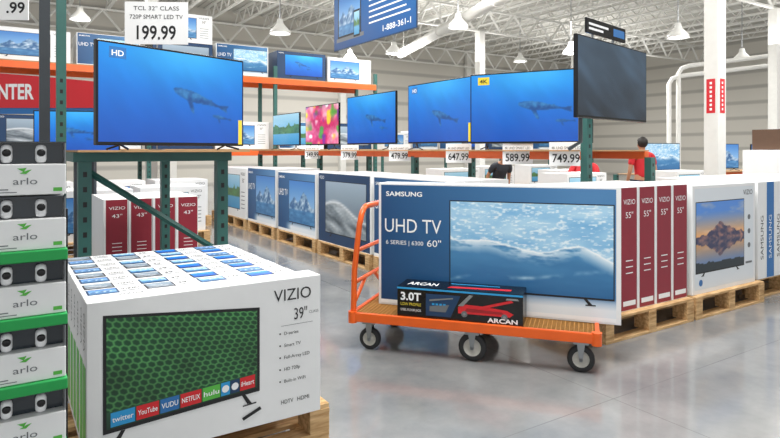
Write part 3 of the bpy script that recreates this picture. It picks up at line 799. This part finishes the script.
mb = MB(); mb.box(-.38, .38, -.012, .012, 0, .13, BLACK, r=.004); fr = (Vector((-.38, -.0125, 0)), X, Z)
mb.rect(fr, .03, .03, .3, .05, WINK, 1); mb.rect(fr, .03, .07, .4, .09, WINK, 1); mb.rect(fr, .5, .03, .73, .10, BLUEP, 1)
mb.tube([(-.2, .03, -.03), (-.2, .03, .1)], .012, SILVER, n=6); mb.tube([(.2, .03, -.03), (.2, .03, .1)], .012, SILVER, n=6)
x, y = S(1.93, 5.36); obj('sign_board', mb, loc=(x, y, 2.50), rz=12, label='small black sign board fixed over a television', cat='sign')

# blue hanging banner
root = obj('hanging_banner', None, loc=(6.0, 9.9, 3.6), rz=-90, label='blue printed banner hanging from the roof', cat='banner')
mb = MB(); mb.box(-1.52, 1.52, -.01, .01, 0, 1.35, NAVY); fr = (Vector((-1.52, -.0105, 0)), X, Z)
mb.pic(fr, .02, .02, 3.02, 1.33, lambda u, v: mixc(hc('0B3E78'), hc('2A78BC'), np.clip(v*.6+u*.4, 0, 1)), 8, 4, PRINT, 1)
mb.poly(fr, [(.12, .16), (1.25, .16), (1.25, .24), (.12, .24)], GREYINK, 2)
mb.rect(fr, .18, .24, 1.15, 1.1, INK, 2); mb.pic(fr, .22, .28, 1.11, 1.06, peak_pic, 30, 20, PRINT, 3)
mb.rect(fr, .85, .18, 1.1, .72, INK, 4); mb.pic(fr, .87, .22, 1.08, .68, coast_pic, 8, 12, PRINT, 5)
mb.text(fr, '1-888-361-1', 1.95, .12, .11, WINK, w=.92, k=2, bold=.01)
for i in range(5): mb.rect(fr, 1.45, .34+.11*i, 2.85-.12*(i % 3), .37+.11*i, WINK, 2)
obj('panel', mb, root)
for s_ in (-1.4, 1.4):
    mb = MB(); mb.tube([(s_, 0, 1.35), (s_, 0, 3.35)], .008, SILVER, n=5); obj('cable', mb, root)
x, y = S(-3.78, 6.0); mb = MB(); mb.box(-.16, .16, -.01, .01, 0, .5, PAPER); mb.tube([(-.13, 0, .5), (-.13, 0, 4.15)], .005, SILVER, n=5); mb.tube([(.13, 0, .5), (.13, 0, 4.15)], .005, SILVER, n=5)
fr = (Vector((-.16, -.0105, 0)), X, Z)
mb.text(fr, '.99', .29, .07, .11, INK, al='r', k=1, bold=.02)
for i in range(2): mb.rect(fr, .05, .24+.05*i, .26, .25+.05*i, GREYINK, 1)
obj('hanging_sign', mb, loc=(x, y, 2.80), rz=-30, label='small white price board hanging on thin wires', cat='sign')

# red service sign
x, y = S(-5.3, 8.0)
root = obj('service_sign', None, loc=(x, y, 0), rz=-33, label='red sign board with white letters on dark posts', cat='sign')
mb = MB(); x1 = 1.40
P = []; n = 14
for i in range(n+1): P.append((-1.4+(x1+1.4)*i/n, 2.38+.18*math.sin(math.pi*(.45+.5*i/n))))
Q = P+[(x1, 2.06), (-1.4, 2.06)]
vs = [(a, -.03, b) for a, b in Q]+[(a, .03, b) for a, b in Q]; m_ = len(Q)
fs = [tuple(range(m_)), tuple(range(m_, 2*m_))[::-1]]+[(i, m_+i, m_+(i+1) % m_, (i+1) % m_) for i in range(m_)]
mb.add(vs, fs, RED)
fr = (Vector((-1.4, -.031, 2.06)), X, Z)
mb.text(fr, 'PHOTO CENTER', 1.97, .12, .20, WINK, w=1.42, al='r', k=2, bold=.03)
mb.box(-1.4, x1, -.02, .02, 1.98, 2.06, BLUEP)
obj('panel', mb, root)
for s_ in (-1.2, 1.3):
    mb = MB(); mb.box(s_-.04, s_+.04, .03, .1, 0, 2.3, DKTEAL); obj('support_post', mb, root)
x, y = S(-3.75, 7.2)
rack('display_stand', 'dark display stand carrying a television', [(x, y, 0, 1.42)], [], [(x-.5, x+.5, y-.2, y+.2, 1.42, 1.44)], pm=DKTEAL)
tv((x, y, 1.441), -20, .95, .50, whale_pic(.5, .5, .4, -10), nx=50, ny=28, label='television with a deep blue screen', lift=.03)

# ---------------------------------------------------------------- camera kit tower
tx, ty = .066, 2.33
root = obj('display_tower', None, loc=(tx, ty, 0), rz=0, label='green and black shelf tower holding small white cartons', cat='display rack')
lev = [1.357, 1.182, 0.972, 0.762, 0.552]
for z in lev[1:]:
    mb = MB(); mb.box(-.122, .118, -.125, .11, z-.037, z-.001, GREEN, r=.004)
    obj('tray', mb, root, label='bright green shelf tray')
mb = MB(); mb.box(.119, .127, -.02, .11, 0.0, 1.30, BLACK, r=.002); obj('side_panel', mb, root, label='thin black side panel')
mb = MB(); mb.box(-.13, .127, .111, .119, 0, 1.30, BLACK); obj('back_panel', mb, root)
mb = MB(); mb.box(-.13, .127, -.125, .119, 0, .515, DKTEAL, r=.004); obj('base', mb, root, label='dark base box')
WINDOW = pmat('dark_window_back', '1E2A33', 0.12, coat=0.5)
def kit(z):
    r = obj('camera_carton', None, loc=(tx, ty, z), rz=0, label='white carton with window showing two security cameras', cat='carton', group='small camera cartons on the tower')
    w, d, h = .228, .22, .170
    mb = MB(); mb.box(-w/2, w/2, -d/2, d/2, 0, h*.58, WHITE, r=.003); mb.box(-w/2, w/2, -d/2+.045, d/2, h*.58, h, WHITE, r=.003)
    fr = (Vector((-w/2, -d/2, 0)), X, Z)
    mb.text(fr, 'arlo', w*.50, h*.20, h*.13, GREYINK, w=.066, al='c', k=1)
    c0, c1 = w*.50, h*.44
    mb.poly(fr, [(c0-.022, c1+.010), (c0-.004, c1-.002), (c0+.004, c1+.012), (c0-.006, c1+.010)], GREENP, 1)
    mb.poly(fr, [(c0-.016, c1-.006), (c0+.002, c1-.008), (c0+.018, c1+.006), (c0+.006, c1+.004)], GREENP, 1)
    mb.rect(fr, w*.06, h*.10, w*.3, h*.12, GREYINK, 1); mb.rect(fr, w*.06, h*.05, w*.4, h*.065, GREYINK, 1); mb.rect(fr, w*.84, h*.06, w*.95, h*.13, GREENP, 1)
    obj('body', mb, r)
    mb = MB(); mb.box(-w/2+.006, w/2-.006, -d/2+.040, -d/2+.0445, h*.58+.001, h-.004, WINDOW)
    for xx in (-w/2+.001, w/2-.004): mb.box(xx, xx+.003, -d/2+.002, -d/2+.0445, h*.58, h, SILVER)
    mb.box(-w/2, w/2, -d/2+.002, -d/2+.0445, h-.003, h, WINDOW); obj('window_tray', mb, r, label='dark display recess with slim frame')
    for s_ in (-.050, .044):
        mb = MB(); c = Vector((s_, -d/2+.024, h*.60))
        mb.lathe([(0, 0), (.008, 0), (.014, .004), (.0165, .012), (.0165, .044), (.014, .053), (.008, .058), (0, .059)], c, GLOSSW, 24, Z)
        mb.lathe([(0, -.0205), (.008, -.0205), (.0120, -.017), (.0125, -.005)], c+Vector((0, 0, .032)), BLACK, 16, Y)
        obj('security_camera', mb, r, label='small white camera with a round black lens')
for z in lev: kit(z)

# ---------------------------------------------------------------- people
SKIN = pmat('skin', 'B98566', .55, var=.03); HAIR = pmat('dark_hair', '1B1512', .6); SHIRT = pmat('red_shirt', 'C8232C', .7, var=.06)
JEANS = pmat('jeans', '2A3550', .8, var=.1); SHOE = pmat('shoe', '222222', .5); DKSH = pmat('dark_shirt', '2C3038', .7, var=.06)
def skin_mesh(nodes, edges, sub=1):
    names = list(nodes); me = bpy.data.meshes.new('s')
    me.from_pydata([nodes[n][0] for n in names], [(names.index(a), names.index(b)) for a, b in edges], [])
    ob = bpy.data.objects.new('s', me); COL.objects.link(ob)
    ob.modifiers.new('k', 'SKIN')
    for i, n in enumerate(names):
        r = nodes[n][1]; sv = me.skin_vertices[0].data[i]; sv.radius = (r if isinstance(r, tuple) else (r, r)); sv.use_root = (i == 0)
    md = ob.modifiers.new('u', 'SUBSURF'); md.levels = sub; md.render_levels = sub
    dg = bpy.context.evaluated_depsgraph_get(); dg.update()
    out = bpy.data.meshes.new_from_object(ob.evaluated_get(dg)); bpy.data.objects.remove(ob)
    for p_ in out.polygons: p_.use_smooth = True
    return out
def person(loc, rz, lean, shirt, label, sc=1.0):
    la = math.radians(lean); base = Vector((0, 0, .95))
    def T(p, k=1.0):
        p = Vector(p)
        if p.z > .96 or k > 1:
            q = p-base; q = Matrix.Rotation(la, 3, 'X') @ q; p = base+q
        return p[:]
    N = {'pelvis': (T((0, 0, .95)), (.15, .11)), 'waist': (T((0, 0, 1.08)), (.13, .095)), 'chest': (T((0, 0, 1.28)), (.165, .115)), 'collar': (T((0, 0, 1.43)), (.09, .07)),
         'neck': (T((0, 0, 1.50)), .052), 'jaw': (T((0, -.02, 1.57)), (.062, .075)), 'head': (T((0, -.01, 1.65)), (.078, .095)), 'crown': (T((0, 0, 1.72)), (.06, .07)), 'nose': (T((0, -.125, 1.615)), .012)}
    E = [('pelvis', 'waist'), ('waist', 'chest'), ('chest', 'collar'), ('collar', 'neck'), ('neck', 'jaw'), ('jaw', 'head'), ('head', 'crown'), ('head', 'nose')]
    for s_, t in ((-1, 'a'), (1, 'b')):
        N['sh'+t] = (T((s_*.19, 0, 1.40)), .058); N['el'+t] = (T((s_*.25, .02, 1.12), 2), .042); N['wr'+t] = (T((s_*.26, -.08, .88), 2), .028); N['pa'+t] = (T((s_*.26, -.11, .80), 2), (.036, .02))
        N['ear'+t] = (T((s_*.09, 0, 1.62)), .016)
        N['hp'+t] = ((s_*.10, 0, .86), .095); N['kn'+t] = ((s_*.11, -.01, .48), .06); N['an'+t] = ((s_*.11, .02, .09), .042); N['to'+t] = ((s_*.12, -.13, .045), (.04, .03))
        E += [('collar', 'sh'+t), ('sh'+t, 'el'+t), ('el'+t, 'wr'+t), ('wr'+t, 'pa'+t), ('head', 'ear'+t), ('pelvis', 'hp'+t), ('hp'+t, 'kn'+t), ('kn'+t, 'an'+t), ('an'+t, 'to'+t)]
        for i in range(4):
            dy = (-.03+.02*i)
            ln = (.07, .085, .08, .06)[i]
            N['f%d%s' % (i, t)] = (T((s_*.262, -.125+dy, .77), 2), .010); N['g%d%s' % (i, t)] = (T((s_*.255, -.14+dy, .77-ln), 2), .008)
            E += [('pa'+t, 'f%d%s' % (i, t)), ('f%d%s' % (i, t), 'g%d%s' % (i, t))]
        N['th'+t] = (T((s_*.235, -.16, .82), 2), .011); N['ti'+t] = (T((s_*.225, -.185, .785), 2), .009); E += [('pa'+t, 'th'+t), ('th'+t, 'ti'+t)]
    root = obj('person', None, loc=loc, rz=rz, label=label, cat='person'); root.scale = (sc, sc, sc)
    b = skin_mesh(N, E, 2); b.materials.clear(); b.materials.append(SKIN); obj('body', b, root)
    g = lambda n, d: (N[n][0], tuple(q+d for q in (N[n][1] if isinstance(N[n][1], tuple) else (N[n][1],)*2)))
    mid = lambda a, b_, t: tuple(N[a][0][i]*(1-t)+N[b_][0][i]*t for i in range(3))
    SN_ = {n: g(n, .018) for n in ('pelvis', 'waist', 'chest', 'collar', 'sha', 'shb')}
    SN_['pelvis'] = (N['pelvis'][0], (.168, .13))
    for t in 'ab': SN_['m'+t] = (mid('sh'+t, 'el'+t, .7), .062)
    s_m = skin_mesh(SN_, [('pelvis', 'waist'), ('waist', 'chest'), ('chest', 'collar'), ('collar', 'sha'), ('collar', 'shb'), ('sha', 'ma'), ('shb', 'mb')], 2); s_m.materials.clear(); s_m.materials.append(shirt); obj('shirt', s_m, root)
    TN = {n: g(n, .014) for n in ('pelvis', 'hpa', 'hpb', 'kna', 'knb', 'ana', 'anb')}
    t_m = skin_mesh(TN, [('pelvis', 'hpa'), ('pelvis', 'hpb'), ('hpa', 'kna'), ('hpb', 'knb'), ('kna', 'ana'), ('knb', 'anb')], 2); t_m.materials.clear(); t_m.materials.append(JEANS); obj('trousers', t_m, root)
    for t in 'ab':
        q = N['an'+t][0]; mb = MB(); mb.box(q[0]-.05, q[0]+.05, -.19, .08, 0, .085, SHOE, r=.025); obj('shoe', mb, root)
    hm = MB(); vs = []; fs = []; n = 20; m2 = 12; c = Vector((0, .008, 1.665))
    for j in range(m2+1):
        for i in range(n):
            th = math.pi*j/m2; ph = 2*math.pi*i/n
            vs.append(c+Vector((.098*math.sin(th)*math.cos(ph), .118*math.sin(th)*math.sin(ph), .112*math.cos(th))))
    for j in range(m2):
        for i in range(n):
            f = (j*n+i, (j+1)*n+i, (j+1)*n+(i+1) % n, j*n+(i+1) % n); cc = sum((vs[k] for k in f), Vector())/4
            if cc.z > 1.70 or (cc.y > .01 and cc.z > 1.57): fs.append(f)
    hm.add([T(v) for v in vs], fs, HAIR, smooth=True); obj('hair', hm, root)
    em = MB()
    for s_ in (-1, 1):
        em.lathe([(0, -.008), (.007, -.005), (.009, 0)], T((s_*.033, -.098, 1.645)), INK, 10, Y)
    em.box(-.022, .022, -.103, -.095, 1.565, 1.572, REDP)
    if abs(lean) < 5: obj('face_features', em, root)
    return root
person((10.3, 7.0, 0), 150, 0, SHIRT, 'person in red shirt with short dark hair standing', .99)
x, y = S(3.2, 10.0); person((x, y, 0), 120, 38, SHIRT, 'person in red shirt bending over cartons', .93)
x, y = S(2.14, 12.0); person((x, y, 0), -20, 34, DKSH, 'dark-haired person in dark shirt leaning forward', .90)

# ---------------------------------------------------------------- light
w = bpy.data.worlds.new('World'); scene.world = w; w.use_nodes = True
w.node_tree.nodes['Background'].inputs['Color'].default_value = (0.96, 0.98, 1.0, 1)
w.node_tree.nodes['Background'].inputs['Strength'].default_value = 0.78
def area(x, y, z, e, sx, sy, up=False):
    ld = bpy.data.lights.new('added_fill_light', 'AREA'); ld.shape = 'RECTANGLE'; ld.size = sx; ld.size_y = sy; ld.energy = e; ld.color = (1, .985, .96)
    lo = bpy.data.objects.new('added_fill_light', ld); COL.objects.link(lo); lo.location = (x, y, z)
    if up: lo.rotation_euler = (math.pi, 0, 0)
for (x, y) in ((2, 2), (2, 9), (9, 3), (9, 11), (17, 6), (17, 14), (4, 19), (12, 21), (25, 9), (24, 20)):
    area(x, y, 6.0, 440, 3.4, 2.0)  # overhead fill added for brightness; the roof deck has no openings
for (x, y) in ((3, 8), (12, 8), (22, 8), (4, 19), (14, 19), (24, 19)):
    area(x, y, 4.9, 190, 5, 5, True)  # upward fill added to brighten the ceiling, no fixture behind it
cd = bpy.data.cameras.new('camera'); co = bpy.data.objects.new('camera', cd); COL.objects.link(co)
cd.sensor_width = 36; cd.lens = 600/780*36; cd.shift_y = -69/780
co.location = (0, 0, 1.5); co.rotation_euler = (math.radians(90), 0, -TH); cd.clip_start = .05; cd.clip_end = 200
scene.camera = co
scene.view_settings.view_transform = 'Standard'
